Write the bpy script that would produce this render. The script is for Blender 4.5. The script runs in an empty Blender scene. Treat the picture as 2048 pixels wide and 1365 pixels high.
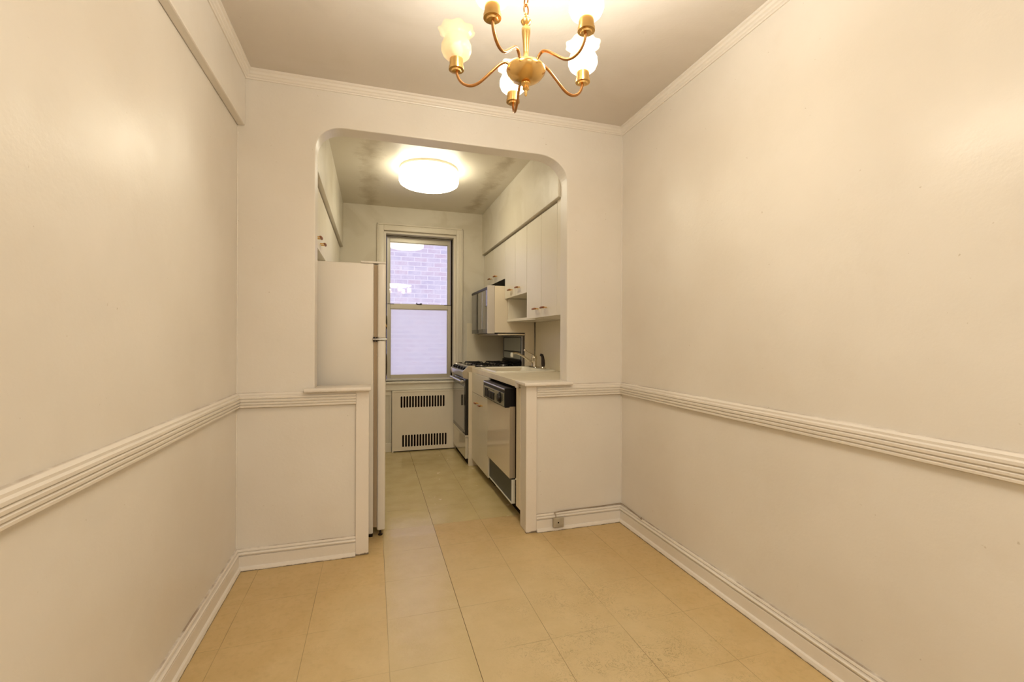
import bpy, bmesh, math, random
from mathutils import Vector, Matrix
random.seed(7)
S = bpy.context.scene
COL = S.collection
PI = math.pi

# ------------------------------------------------------------------ materials
def mat(name, color=(.8, .8, .8), rough=.5, metal=0., spec=.5, bump=None, var=None, coat=0., trans=0., emit=None, estr=0.):
    """bump=(scale,strength,distance)  var=(scale, darker factor)"""
    m = bpy.data.materials.new(name); m.use_nodes = True
    n, l = m.node_tree.nodes, m.node_tree.links
    b = n['Principled BSDF']
    b.inputs['Base Color'].default_value = (*color, 1)
    b.inputs['Roughness'].default_value = rough
    b.inputs['Metallic'].default_value = metal
    b.inputs['Specular IOR Level'].default_value = spec
    b.inputs['Coat Weight'].default_value = coat
    b.inputs['Coat Roughness'].default_value = .08
    b.inputs['Transmission Weight'].default_value = trans
    if emit:
        b.inputs['Emission Color'].default_value = (*emit, 1); b.inputs['Emission Strength'].default_value = estr
    tc = n.new('ShaderNodeTexCoord'); geo = n.new('ShaderNodeNewGeometry')
    if var:
        t = n.new('ShaderNodeTexNoise'); t.inputs['Scale'].default_value = var[0]; t.inputs['Detail'].default_value = 5
        l.new(geo.outputs['Position'], t.inputs['Vector'])
        mr = n.new('ShaderNodeMapRange'); mr.inputs[1].default_value = .35; mr.inputs[2].default_value = .7
        l.new(t.outputs['Fac'], mr.inputs[0])
        mx = n.new('ShaderNodeMix'); mx.data_type = 'RGBA'
        mx.inputs[6].default_value = (*color, 1)
        mx.inputs[7].default_value = (*[c * f for c, f in zip(color, var[1])], 1)
        l.new(mr.outputs[0], mx.inputs[0]); l.new(mx.outputs[2], b.inputs['Base Color'])
    if bump:
        t = n.new('ShaderNodeTexNoise'); t.inputs['Scale'].default_value = bump[0]; t.inputs['Detail'].default_value = 4
        l.new(geo.outputs['Position'], t.inputs['Vector'])
        bp = n.new('ShaderNodeBump'); bp.inputs['Strength'].default_value = bump[1]; bp.inputs['Distance'].default_value = bump[2]
        l.new(t.outputs['Fac'], bp.inputs['Height']); l.new(bp.outputs[0], b.inputs['Normal'])
    return m

class NG:
    """small node graph helper"""
    def __init__(s, name):
        s.m = bpy.data.materials.new(name); s.m.use_nodes = True
        s.n = s.m.node_tree.nodes; s.l = s.m.node_tree.links; s.b = s.n['Principled BSDF']
        g = s.n.new('ShaderNodeNewGeometry'); s.pos = g.outputs['Position']
        sx = s.n.new('ShaderNodeSeparateXYZ'); s.l.new(s.pos, sx.inputs[0])
        s.x, s.y, s.z = sx.outputs
    def set(s, inp, v):
        if isinstance(v, (int, float)): inp.default_value = v
        elif isinstance(v, tuple): inp.default_value = (*v, 1) if len(v) == 3 and inp.type == 'RGBA' else v
        else: s.l.new(v, inp)
    def math(s, op, a, b=0., c=None):
        k = s.n.new('ShaderNodeMath'); k.operation = op
        s.set(k.inputs[0], a); s.set(k.inputs[1], b)
        if c is not None: s.set(k.inputs[2], c)
        return k.outputs[0]
    def noise(s, scale, detail=4, vec=None, dist=0., rough=.5):
        k = s.n.new('ShaderNodeTexNoise'); k.inputs['Scale'].default_value = scale; k.inputs['Detail'].default_value = detail
        k.inputs['Distortion'].default_value = dist; k.inputs['Roughness'].default_value = rough
        s.l.new(vec or s.pos, k.inputs['Vector']); return k.outputs['Fac']
    def comb(s, x, y, z):
        k = s.n.new('ShaderNodeCombineXYZ'); s.set(k.inputs[0], x); s.set(k.inputs[1], y); s.set(k.inputs[2], z); return k.outputs[0]
    def rng(s, v, a, b, c=0., d=1.):
        k = s.n.new('ShaderNodeMapRange'); s.set(k.inputs[0], v)
        for i, q in zip((1, 2, 3, 4), (a, b, c, d)): k.inputs[i].default_value = q
        return k.outputs[0]
    def mix(s, f, a, b):
        k = s.n.new('ShaderNodeMix'); k.data_type = 'RGBA'
        s.set(k.inputs[0], f); s.set(k.inputs[6], a); s.set(k.inputs[7], b); return k.outputs[2]
    def white(s, vec):
        k = s.n.new('ShaderNodeTexWhiteNoise'); k.noise_dimensions = '3D'; s.l.new(vec, k.inputs['Vector']); return k.outputs['Value']
    def bump(s, h, st, d):
        k = s.n.new('ShaderNodeBump'); k.inputs['Strength'].default_value = st; k.inputs['Distance'].default_value = d
        s.l.new(h, k.inputs['Height']); s.l.new(k.outputs[0], s.b.inputs['Normal'])

def paint(name, col, rough=.42, stain=0., dirt_z=None, smudge=.92, spec=.45, tops=()):
    g = NG(name)
    big = g.rng(g.noise(1.3, 5), .35, .68)
    c = g.mix(big, col, (col[0] * smudge, col[1] * smudge * .985, col[2] * smudge * .96))
    fine = g.rng(g.noise(6, 6, rough=.65), .55, .8, 0, .25)
    c = g.mix(fine, c, (col[0] * .86, col[1] * .83, col[2] * .78))
    specks = g.rng(g.noise(55, 2), .76, .80, 0, .55)
    c = g.mix(specks, c, (col[0] * .62, col[1] * .55, col[2] * .45))
    if stain:
        st = g.rng(g.noise(2.2, 6, dist=.8), .52, .62, 0, stain)
        c = g.mix(st, c, (col[0] * .72, col[1] * .68, col[2] * .58))
    if dirt_z:
        e = g.noise(22, 5, rough=.7)
        d = g.math('SUBTRACT', g.rng(g.z, 0., dirt_z, 1., 0.), g.math('MULTIPLY', e, 1.15))
        c = g.mix(g.rng(d, 0., .18, 0, .85), c, (.10, .065, .03))
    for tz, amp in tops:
        # gap shadow and grime painted as dark lines along moulding joints and grooves
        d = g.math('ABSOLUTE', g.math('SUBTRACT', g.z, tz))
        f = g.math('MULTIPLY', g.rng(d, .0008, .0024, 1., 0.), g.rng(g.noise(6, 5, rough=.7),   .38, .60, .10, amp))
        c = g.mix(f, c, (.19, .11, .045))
    g.set(g.b.inputs['Base Color'], c)
    g.set(g.b.inputs['Roughness'], g.rng(g.noise(3.5, 3), .3, .7, rough - .05, rough + .1))
    g.b.inputs['Specular IOR Level'].default_value = spec
    h = g.math('ADD', g.math('MULTIPLY', g.noise(2.2, 3), 3.0), g.math('MULTIPLY', g.noise(70, 3), .12))
    g.bump(h, .35, .012)
    return g.m

def kceil_mat():
    g = NG('kitchen_ceiling_paint')
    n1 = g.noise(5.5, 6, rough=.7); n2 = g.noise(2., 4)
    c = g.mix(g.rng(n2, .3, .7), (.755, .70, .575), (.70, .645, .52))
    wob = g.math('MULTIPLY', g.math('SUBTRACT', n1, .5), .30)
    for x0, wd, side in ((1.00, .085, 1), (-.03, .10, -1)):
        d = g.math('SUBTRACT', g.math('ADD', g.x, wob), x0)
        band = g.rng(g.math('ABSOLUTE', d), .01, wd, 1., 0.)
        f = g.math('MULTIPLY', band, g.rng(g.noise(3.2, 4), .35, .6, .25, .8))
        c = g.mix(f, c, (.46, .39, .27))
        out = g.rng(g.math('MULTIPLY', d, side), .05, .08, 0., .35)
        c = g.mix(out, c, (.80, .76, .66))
    g.set(g.b.inputs['Base Color'], c); g.b.inputs['Roughness'].default_value = .42
    g.bump(g.math('MULTIPLY', g.noise(3, 3), 2.), .3, .012)
    return g.m

WALLC = (.80, .745, .672)
M = {}
M['wall'] = paint('wall_paint', WALLC, .36)
M['kwall'] = paint('kitchen_wall_paint', (.72, .67, .555), .36, stain=.35)
M['ceil'] = paint('ceiling_paint', (.68, .615, .54), .55, stain=.15)
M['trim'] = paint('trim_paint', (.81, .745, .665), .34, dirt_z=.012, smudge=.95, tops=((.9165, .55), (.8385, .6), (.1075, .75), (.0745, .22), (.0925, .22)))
M['post'] = paint('post_paint', (.82, .75, .67), .32, dirt_z=.03, smudge=.95)
M['wood_white'] = paint('window_paint', (.80, .74, .62), .35)
M['cab'] = mat('cabinet_laminate', (.78, .72, .60), .33, var=(2.5, (.96, .95, .93)))
M['cabdark'] = mat('cabinet_underside', (.42, .37, .28), .6)
M['counter'] = mat('counter_laminate', (.82, .73, .57), .35, var=(14, (.93, .92, .9)))
M['sink'] = mat('sink_enamel', (.86, .80, .67), .18, coat=.3)
M['panel'] = mat('partition_laminate', (.84, .74, .58), .38, var=(3, (.95, .94, .92)))
M['splash'] = mat('backsplash_laminate', (.80, .72, .56), .32, var=(2, (.94, .93, .9)))
M['fridge'] = mat('fridge_enamel', (.75, .69, .605), .30, bump=(420, .12, .001), var=(2.5, (.97, .965, .95)))
M['gasket'] = mat('gasket_vinyl', (.30, .21, .12), .6)
M['gasket2'] = mat('gasket_light', (.55, .43, .28), .6)
M['darkh'] = mat('dark_handle', (.035, .022, .012), .35)
M['chrome'] = mat('chrome', (.72, .66, .56), .14, metal=1.)
M['steel'] = mat('brushed_steel', (.55, .54, .53), .30, metal=1.)
M['black'] = mat('black_plastic', (.009, .007, .007), .38, spec=.22)
M['bglass'] = mat('black_glass', (.010, .011, .012), .04, spec=.9, coat=.6)
M['mirrorg'] = mat('smoked_mirror', (.62, .70, .74), .05, metal=1.)
M['grate'] = mat('cast_iron', (.007, .006, .006), .45, spec=.3)
M['enamelbk'] = mat('black_enamel', (.015, .013, .012), .12)
M['ovenw'] = mat('oven_enamel', (.70, .63, .50), .15, coat=.3)
M['dw'] = mat('dishwasher_enamel', (.74, .65, .51), .12, coat=.5)
M['dwside'] = mat('dishwasher_edge', (.36, .29, .20), .4)
M['greyp'] = mat('grey_panel', (.040, .048, .047), .4, spec=.3)
M['ctrl'] = mat('control_fascia', (.30, .29, .22), .18, metal=.5)
M['brown'] = mat('dark_brown_plastic', (.018, .009, .006), .4)
M['wood'] = mat('orange_wood', (.34, .115, .025), .42, var=(60, (.6, .5, .45)))
M['brass'] = mat('brass', (.80, .52, .20), .22, metal=1.)
M['brassd'] = mat('antique_brass', (.45, .22, .08), .28, metal=1.)
M['alu'] = mat('painted_aluminium', (.50, .46, .37), .35, metal=.3)
M['void'] = mat('dark_gap', (.02, .012, .006), .8, spec=.1)
M['rad'] = paint('radiator_paint', (.88, .79, .65), .4)
M['shaded_rust'] = mat('dark_interior', (.012, .007, .004), .9, var=(18, (2.6, 1.9, 1.2)), spec=.05)  # near-black: shade behind the slots put into the colour, with rust mottling
M['plate'] = mat('junction_plastic', (.46, .40, .30), .45, var=(30, (.85, .82, .78)))
M['wire'] = mat('painted_wire', (.36, .28, .20), .5)
M['white'] = mat('white_metal', (.80, .77, .66), .3)

# lamp diffusers and bulbs: they give off light
def emission(name, col, st):
    m = bpy.data.materials.new(name); m.use_nodes = True
    n, l = m.node_tree.nodes, m.node_tree.links
    n.remove(n['Principled BSDF'])
    e = n.new('ShaderNodeEmission'); e.inputs[0].default_value = (*col, 1); e.inputs[1].default_value = st
    l.new(e.outputs[0], n['Material Output'].inputs[0]); return m
M['drum'] = emission('drum_diffuser', (1., .915, .71), 13.2)

def frosted(name):
    m = bpy.data.materials.new(name); m.use_nodes = True
    n, l = m.node_tree.nodes, m.node_tree.links
    b = n['Principled BSDF']
    b.inputs['Base Color'].default_value = (.86, .68, .47, 1); b.inputs['Roughness'].default_value = .25
    tr = n.new('ShaderNodeBsdfTranslucent'); tr.inputs[0].default_value = (.90, .77, .58, 1)
    tp = n.new('ShaderNodeBsdfTransparent'); tp.inputs[0].default_value = (1, .95, .86, 1)
    m1 = n.new('ShaderNodeMixShader'); m1.inputs[0].default_value = .62
    l.new(b.outputs[0], m1.inputs[1]); l.new(tr.outputs[0], m1.inputs[2])
    m2 = n.new('ShaderNodeMixShader'); m2.inputs[0].default_value = .38
    l.new(m1.outputs[0], m2.inputs[1]); l.new(tp.outputs[0], m2.inputs[2])
    l.new(m2.outputs[0], n['Material Output'].inputs[0]); return m
M['shade'] = frosted('frosted_glass')
M['bulb'] = mat('bulb_glass', (.9, .85, .78), .3)

def pane(name, haze, hcol):
    m = bpy.data.materials.new(name); m.use_nodes = True
    n, l = m.node_tree.nodes, m.node_tree.links
    n.remove(n['Principled BSDF'])
    tp = n.new('ShaderNodeBsdfTransparent'); tp.inputs[0].default_value = (.97, .98, 1, 1)
    df = n.new('ShaderNodeBsdfTranslucent'); df.inputs[0].default_value = (*hcol, 1)
    gl = n.new('ShaderNodeBsdfGlossy'); gl.inputs[1].default_value = .01 if haze < .2 else .12
    m1 = n.new('ShaderNodeMixShader'); m1.inputs[0].default_value = haze
    l.new(tp.outputs[0], m1.inputs[1]); l.new(df.outputs[0], m1.inputs[2])
    fr = n.new('ShaderNodeFresnel'); fr.inputs[0].default_value = 1.5
    m2 = n.new('ShaderNodeMixShader')
    l.new(fr.outputs[0], m2.inputs[0]); l.new(m1.outputs[0], m2.inputs[1]); l.new(gl.outputs[0], m2.inputs[2])
    l.new(m2.outputs[0], n['Material Output'].inputs[0]); return m
M['pane_up'] = pane('clear_pane', .04, (.8, .8, .9))
M['pane_low'] = pane('hazy_screened_pane', .42, (.97, .98, 1.))

# vinyl floor tiles
def floor_mat():
    g = NG('vinyl_floor_tiles')
    P = .3128; X0, Y0 = .060, 2.306
    u = g.math('DIVIDE', g.math('SUBTRACT', g.x, X0), P)
    v = g.math('DIVIDE', g.math('SUBTRACT', g.y, Y0), P)
    fu, fv = g.math('FLOOR', u), g.math('FLOOR', v)
    cell = g.comb(fu, fv, 0.)
    r = g.white(cell)
    base = g.mix(g.rng(r, 0, 1), (.595, .42, .19), (.55, .39, .175))
    mott = g.rng(g.noise(9, 6, rough=.6), .3, .7)
    base = g.mix(mott, base, (.63, .455, .22))
    base = g.mix(g.rng(g.noise(40, 4), .5, .75, 0, .5), base, (.48, .34, .15))
    base = g.mix(g.math('GREATER_THAN', g.y, 2.931), base, g.mix(g.rng(g.noise(7, 5), .35, .7), (.645, .515, .255), (.575, .45, .205)))
    base = g.mix(g.math('MULTIPLY', g.math('MULTIPLY', g.math('GREATER_THAN', u, 0.), g.math('LESS_THAN', u, 1.)), g.math('LESS_THAN', g.y, 2.931)), base, g.mix(mott, (.585, .445, .225), (.625, .485, .255)))  # paler tile column; some of the floor reflection is put into its colour
    wx = g.math('DIVIDE', g.math('SUBTRACT', g.x, .55), .95); wy = g.math('DIVIDE', g.math('SUBTRACT', g.y, 1.45), 1.25)
    worn = g.rng(g.math('ADD', g.math('ADD', g.math('MULTIPLY', wx, wx), g.math('MULTIPLY', wy, wy)), g.math('MULTIPLY', g.noise(4, 5), .9)), .55, 1.5, .75, 0.)
    base = g.mix(worn, base, g.mix(mott, (.60, .475, .265), (.66, .53, .315)))
    # worn scuff marks, strongest in the walking line
    sv = g.comb(g.math('MULTIPLY', g.x, 1.0), g.math('MULTIPLY', g.y, 1.0), g.math('MULTIPLY', r, 9.))
    s1 = g.noise(24, 4, vec=sv, dist=2.6, rough=.6)
    ridge = g.math('ABSOLUTE', g.math('SUBTRACT', s1, .5))
    marks = g.rng(ridge, 0., .024, 1., 0.)
    dx = g.math('DIVIDE', g.math('SUBTRACT', g.x, .93), .42)
    dy = g.math('DIVIDE', g.math('SUBTRACT', g.y, 1.35), .75)
    dd = g.math('ADD', g.math('MULTIPLY', dx, dx), g.math('MULTIPLY', dy, dy))
    reg = g.rng(dd, 0., 1.6, 1., 0.)
    patch = g.rng(g.noise(6.5, 5, rough=.65), .42, .60)
    f = g.math('MULTIPLY', g.math('MULTIPLY', marks, patch), g.math('ADD', g.math('MULTIPLY', reg, .95), .14))
    base = g.mix(f, base, (.25, .185, .085))
    # joints
    def line(q, wdt):
        d = g.math('SUBTRACT', q, g.math('FLOOR', q))
        e = g.math('MINIMUM', d, g.math('SUBTRACT', 1., d))
        return g.rng(e, wdt * .5, wdt, 1., 0.)
    jn = g.noise(3.1, 3)
    strong = g.math('COMPARE', g.math('ROUND', u), 1., .1)
    lu = g.math('MULTIPLY', line(u, .0055), g.math('MAXIMUM', strong, g.rng(jn, .3, .65, .15, .75)))
    lv = g.math('MULTIPLY', line(v, .0045), g.rng(g.noise(4.3, 3), .38, .66, .0, .6))
    ln = g.math('MAXIMUM', lu, lv)
    base = g.mix(ln, base, (.17, .115, .045))
    g.set(g.b.inputs['Base Color'], base)
    newer = g.math('MULTIPLY', g.math('GREATER_THAN', u, 0.), g.math('LESS_THAN', u, 1.))
    kit = g.math('GREATER_THAN', g.y, 2.93)
    gl = g.math('MAXIMUM', newer, g.math('MULTIPLY', kit, .9))
    wet = g.math('MULTIPLY', newer, g.math('MULTIPLY', g.math('GREATER_THAN', g.y, 2.80), g.math('LESS_THAN', g.y, 3.25)))
    ro = g.math('SUBTRACT', g.math('SUBTRACT', .45, g.math('MULTIPLY', gl, .23)), g.math('MULTIPLY', wet, .10))
    ro = g.math('ADD', ro, g.math('MULTIPLY', g.math('SUBTRACT', g.noise(12, 4), .5), .16))
    g.set(g.b.inputs['Roughness'], ro)
    h = g.math('ADD', g.math('MULTIPLY', g.noise(5, 3), .6), g.math('MULTIPLY', g.noise(75, 3), .17))
    h = g.math('SUBTRACT', h, g.math('MULTIPLY', ln, .15))
    h = g.math('ADD', h, g.math('MULTIPLY', r, .02))
    g.bump(h, .5, .006)
    g.b.inputs['Specular IOR Level'].default_value = .5
    return g.m
M['floor'] = floor_mat()

def brick_mat():
    g = NG('brick_wall_outside')
    k = g.n.new('ShaderNodeTexBrick')
    g.l.new(g.comb(g.x, g.z, 0.), k.inputs['Vector'])
    k.inputs['Color1'].default_value = (.48, .36, .43, 1); k.inputs['Color2'].default_value = (.41, .37, .48, 1)
    k.inputs['Mortar'].default_value = (.62, .57, .63, 1); k.inputs['Scale'].default_value = 1.
    k.inputs['Mortar Size'].default_value = .007; k.inputs['Brick Width'].default_value = .215; k.inputs['Row Height'].default_value = .075
    k.inputs['Bias'].default_value = .1
    c = g.mix(g.rng(g.noise(9, 6, rough=.65), .36, .62, 0, .75), k.outputs['Color'], (.55, .49, .56))
    g.set(g.b.inputs['Base Color'], c); g.b.inputs['Roughness'].default_value = .9
    g.bump(k.outputs['Fac'], .3, -.01)
    return g.m
M['brick'] = brick_mat()

# ------------------------------------------------------------------ mesh helpers
class MB:
    def __init__(s): s.bm = bmesh.new(); s.mats = []
    def slot(s, m):
        if m not in s.mats: s.mats.append(m)
        return s.mats.index(m)
    def box(s, x0, x1, y0, y1, z0, z1, bev=0., seg=2, m=None):
        r = bmesh.ops.create_cube(s.bm, size=1.)
        vs = r['verts']
        for v in vs:
            v.co = Vector(((x0 + x1) / 2 + v.co.x * (x1 - x0), (y0 + y1) / 2 + v.co.y * (y1 - y0), (z0 + z1) / 2 + v.co.z * (z1 - z0)))
        fs = set(f for v in vs for f in v.link_faces)
        if bev > 0:
            es = list(set(e for v in vs for e in v.link_edges))
            rr = bmesh.ops.bevel(s.bm, geom=es, offset=bev, segments=seg, affect='EDGES', profile=.5)
            fs |= set(rr['faces']); fs = [f for f in fs if f.is_valid]
        if m:
            i = s.slot(m)
            for f in fs: f.material_index = i
        return s
    def prism(s, pts, axis, a, b):
        """polygon pts (2D) extruded along axis from a to b; 2D axes are the other two in xyz order"""
        def mk(p, t):
            if axis == 'x': return (t, p[0], p[1])
            if axis == 'y': return (p[0], t, p[1])
            return (p[0], p[1], t)
        A = [s.bm.verts.new(mk(p, a)) for p in pts]; B = [s.bm.verts.new(mk(p, b)) for p in pts]
        n = len(pts)
        s.bm.faces.new(A); s.bm.faces.new(B[::-1])
        for i in range(n): s.bm.faces.new((A[i], B[i], B[(i + 1) % n], A[(i + 1) % n]))
        return s
    def loft(s, rings, cap0=False, cap1=False, closed=True):
        R = [[s.bm.verts.new(p) for p in r] for r in rings]
        for a, b in zip(R, R[1:]):
            n = len(a)
            for i in range(n if closed else n - 1):
                s.bm.faces.new((a[i], a[(i + 1) % n], b[(i + 1) % n], b[i]))
        if cap0: s.bm.faces.new(R[0][::-1])
        if cap1: s.bm.faces.new(R[-1])
        return s
    def lathe(s, prof, c=(0, 0, 0), n=32, axis='z', cap=True):
        rings = []
        for r, h in prof:
            ring = []
            for i in range(n):
                a = 2 * PI * i / n
                x, y = r * math.cos(a), r * math.sin(a)
                p = {'z': (x, y, h), 'x': (h, x, y), 'y': (x, h, y)}[axis]
                ring.append((c[0] + p[0], c[1] + p[1], c[2] + p[2]))
            rings.append(ring)
        return s.loft(rings, cap, cap)
    def tube(s, pts, r, n=10, cap=True):
        pts = [Vector(p) for p in pts]
        rs = r if isinstance(r, (list, tuple)) else [r] * len(pts)
        rings = []; up = None
        for i, p in enumerate(pts):
            d = (pts[min(i + 1, len(pts) - 1)] - pts[max(i - 1, 0)]).normalized()
            if up is None:
                up = Vector((0, 0, 1)) if abs(d.z) < .9 else Vector((1, 0, 0))
            side = d.cross(up).normalized(); up = side.cross(d).normalized()
            rings.append([p + (side * math.cos(2 * PI * k / n) + up * math.sin(2 * PI * k / n)) * rs[i] for k in range(n)])
        return s.loft(rings, cap, cap)
    def islands(s, name, m, root=None, smooth=False, parent=None):
        """each loose piece becomes an object of its own"""
        s.bm.verts.index_update(); seen = set(); groups = []
        for v in s.bm.verts:
            if v in seen: continue
            st, g = [v], []
            seen.add(v)
            while st:
                q = st.pop(); g.append(q)
                for e in q.link_edges:
                    o = e.other_vert(q)
                    if o not in seen: seen.add(o); st.append(o)
            groups.append(g)
        out = []
        for g in groups:
            b = MB(); mp = {v: b.bm.verts.new(v.co) for v in g}
            for f in set(f for v in g for f in v.link_faces): b.bm.faces.new([mp[v] for v in f.verts])
            out.append(b.build(name, m, root, smooth, parent))
        s.bm.free(); return out
    def build(s, name, m, root=None, smooth=False, parent=None):
        """root: the Empty whose location is subtracted; parent: a mesh part below root"""
        bmesh.ops.recalc_face_normals(s.bm, faces=s.bm.faces)
        par = parent or root
        off = Vector((0, 0, 0))
        q = par
        while q is not None:
            off += q.location; q = q.parent
        bmesh.ops.translate(s.bm, verts=s.bm.verts, vec=-off)
        me = bpy.data.meshes.new(name); s.bm.to_mesh(me); s.bm.free()
        me.materials.append(m)
        base = list(s.mats)
        if base:
            me.materials.clear()
            for q in base: me.materials.append(q)
        if smooth:
            me.shade_smooth()
            try: me.set_sharp_from_angle(angle=math.radians(38))
            except Exception: pass
        o = bpy.data.objects.new(name, me); COL.objects.link(o)
        if par is not None: o.parent = par
        return o

def smoothpath(pts, n=6):
    """Catmull-Rom"""
    P = [Vector(p) for p in pts]; out = []
    P = [P[0] * 2 - P[1]] + P + [P[-1] * 2 - P[-2]]
    for i in range(1, len(P) - 2):
        for k in range(n):
            t = k / n
            a, b, c, d = P[i - 1], P[i], P[i + 1], P[i + 2]
            out.append(.5 * ((2 * b) + (c - a) * t + (2 * a - 5 * b + 4 * c - d) * t * t + (3 * b - a - 3 * c + d) * t ** 3))
    out.append(P[-2]); return out

def rrect(x0, x1, y0, y1, r, z, n=6):
    out = []
    for cx, cy, a0 in ((x1 - r, y1 - r, 0), (x0 + r, y1 - r, 90), (x0 + r, y0 + r, 180), (x1 - r, y0 + r, 270)):
        for k in range(n + 1):
            a = math.radians(a0 + 90 * k / n); out.append((cx + r * math.cos(a), cy + r * math.sin(a), z))
    return out

def thing(name, loc, label, cat, group=None):
    o = bpy.data.objects.new(name, None); COL.objects.link(o)
    o.location = loc; o.empty_display_size = .1
    o['label'] = label; o['category'] = cat
    if group: o['group'] = group
    return o
def tag(o, label, cat, group=None):
    o['label'] = label; o['category'] = cat
    if group: o['group'] = group
    return o
def struct(o):
    o['kind'] = 'structure'; return o
def flat(o):
    return o

# ------------------------------------------------------------------ dimensions
D = 2.649; T = .112               # dividing wall front face, thickness
XL, XR = -.677, 1.577             # dining room side walls
KL, KR = -.62, 1.505              # kitchen side walls
KB = 4.945                        # kitchen window wall
H = 2.6
YB = -2.3                         # wall behind the camera
ZC = .928                         # counter top

# ------------------------------------------------------------------ setting
struct(MB().box(XL - .15, XR + .15, YB - .15, KB + .05, -.08, 0).build('floor', M['floor']))
struct(MB().box(XL - .15, XR + .15, YB - .15, D + T * .5, H, H + .08).build('ceiling', M['ceil']))
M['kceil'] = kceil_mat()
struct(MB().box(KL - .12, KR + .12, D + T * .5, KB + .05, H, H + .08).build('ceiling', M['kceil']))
struct(MB().box(XL - .12, XL, YB, D, 0, H).build('wall_left', M['wall']))
struct(MB().box(XR, XR + .12, YB, D, 0, H).build('wall_right', M['wall']))
struct(MB().box(XL, XR, YB - .12, YB, 0, H).build('wall_back', M['wall']))

# dividing wall with the rounded opening and its two half walls
AL, AR, AT = -.303, 1.181, 2.361
CH = .912
WXL, WXR = XL - .06, XR + .06
pts = [(WXL, 0), (-.026, 0), (-.026, CH), (AL, CH)]
def corner(cx, cz, rx, rz, a0, a1, n=16):
    out = []
    for k in range(n + 1):
        a = math.radians(a0 + (a1 - a0) * k / n)
        c, s_ = math.cos(a), math.sin(a)
        e = 2 / 2.15
        out.append((cx + rx * math.copysign(abs(c) ** e, c), cz + rz * math.copysign(abs(s_) ** e, s_)))
    return out
pts += corner(AL + .15, AT - .135, .15, .135, 180, 90)
pts += corner(AR - .20, AT - .165, .20, .165, 90, 0)
pts += [(AR, CH), (.907, CH), (.907, 0), (WXR, 0), (WXR, H), (WXL, H)]
w = MB(); w.prism(pts, 'y', D, D + T)
w = w.build('wall_front', M['wall'])
bv = w.modifiers.new('b', 'BEVEL'); bv.width = .006; bv.segments = 3; bv.limit_method = 'ANGLE'; bv.angle_limit = math.radians(60)
struct(w)

# kitchen walls
struct(MB().box(KL - .12, KL, D + T, KB, 0, H).build('wall_kitchen_left', M['kwall']))
struct(MB().box(KR, KR + .12, D + T, KB, 0, H).build('wall_kitchen_right', M['kwall']))
# window wall, with the opening
WX0, WX1, WZ0, WZ1 = .102, .872, .745, 2.345
kw = MB()
kw.box(KL, WX0, KB, KB + .26, 0, H).box(WX1, KR, KB, KB + .26, 0, H)
kw.box(WX0, WX1, KB, KB + .26, 0, WZ0).box(WX0, WX1, KB, KB + .26, WZ1, H)
struct(kw.build('wall_kitchen_back', M['kwall']))

# soffits above the wall cabinets
SZ = 2.145
struct(MB().box(KL, -.302, D + T, KB, SZ, H, .003).build('wall_soffit_left', M['kwall']))
struct(MB().box(1.166, KR, D + T, KB, SZ, H, .003).build('wall_soffit_right', M['kwall']))

# boxed beam along the left wall
struct(MB().box(XL, -.640, YB, D, 2.305, H, .006).build('trim_beam', M['wall']))

# painted caulk bead in the two corners
for x_, z1_ in ((XL + .002, 2.30), (XR - .002, 2.55)):
    struct(MB().tube([(x_, D - .001, .11 + .02 * k) for k in range(int((z1_ - .11) / .02))], [.0042 + .0010 * math.sin(k * 1.7) * math.sin(k * .37) for k in range(int((z1_ - .11) / .02))], 8).build('trim_bead', M['wall'], smooth=True))
# mouldings ---------------------------------------------------------------
RAIL = [(0, .838), (.012, .838), (.020, .842), (.021, .849), (.016, .853), (.023, .857), (.024, .864), (.018, .868),
        (.025, .872), (.026, .880), (.019, .884), (.025, .888), (.025, .896), (.017, .900), (.018, .908), (.010, .914), (0, .917)]
BASE = [(0, 0), (.031, 0), (.031, .008), (.027, .018), (.019, .022), (.0185, .071), (.012, .0745), (.020, .079), (.022, .086), (.018, .090), (.010, .0925),
        (.013, .097), (.011, .104), (.005, .1075), (0, .108)]
CROWN = [(0, 2.552), (.006, 2.552), (.008, 2.558), (.014, 2.562), (.015, 2.570), (.022, 2.575), (.024, 2.586), (.032, 2.590), (.032, 2.6), (0, 2.6)]
def moulding(prof, p0, p1, nrm, name, m, m0=0, m1=0):
    """sweep prof (offset, z) from p0 to p1 in xy; nrm = direction away from the wall; m0/m1 = mitre sign"""
    p0, p1, nrm = Vector(p0), Vector(p1), Vector(nrm)
    d = (p1 - p0).normalized()
    nseg = max(2, int((p1 - p0).length / .05))
    rings = []
    for i in range(nseg + 1):
        t = i / nseg
        ring = []
        for o, z in prof:
            a = p0 + d * o * m0; b = p1 - d * o * m1
            q = a.lerp(b, t) + nrm * o
            wob = .0007 * math.sin(5 * (q.x + q.y)) + .0003 * math.sin(17 * (q.x - q.y))
            ring.append((q.x, q.y, z + (wob if 0 < z < 2.59 else 0)))
        rings.append(ring)
    b = MB(); b.loft(rings, True, True)
    return struct(b.build(name, m, smooth=False))
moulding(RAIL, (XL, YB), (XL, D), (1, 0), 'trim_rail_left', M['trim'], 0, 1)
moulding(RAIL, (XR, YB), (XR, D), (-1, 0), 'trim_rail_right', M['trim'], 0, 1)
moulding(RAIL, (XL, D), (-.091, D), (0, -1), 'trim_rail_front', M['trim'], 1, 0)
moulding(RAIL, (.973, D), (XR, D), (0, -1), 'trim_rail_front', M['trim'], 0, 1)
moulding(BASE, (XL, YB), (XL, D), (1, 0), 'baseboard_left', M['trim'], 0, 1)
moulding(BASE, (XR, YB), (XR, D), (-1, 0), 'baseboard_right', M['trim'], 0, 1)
moulding(BASE, (XL, D), (-.091, D), (0, -1), 'baseboard_front', M['trim'], 1, 0)
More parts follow.
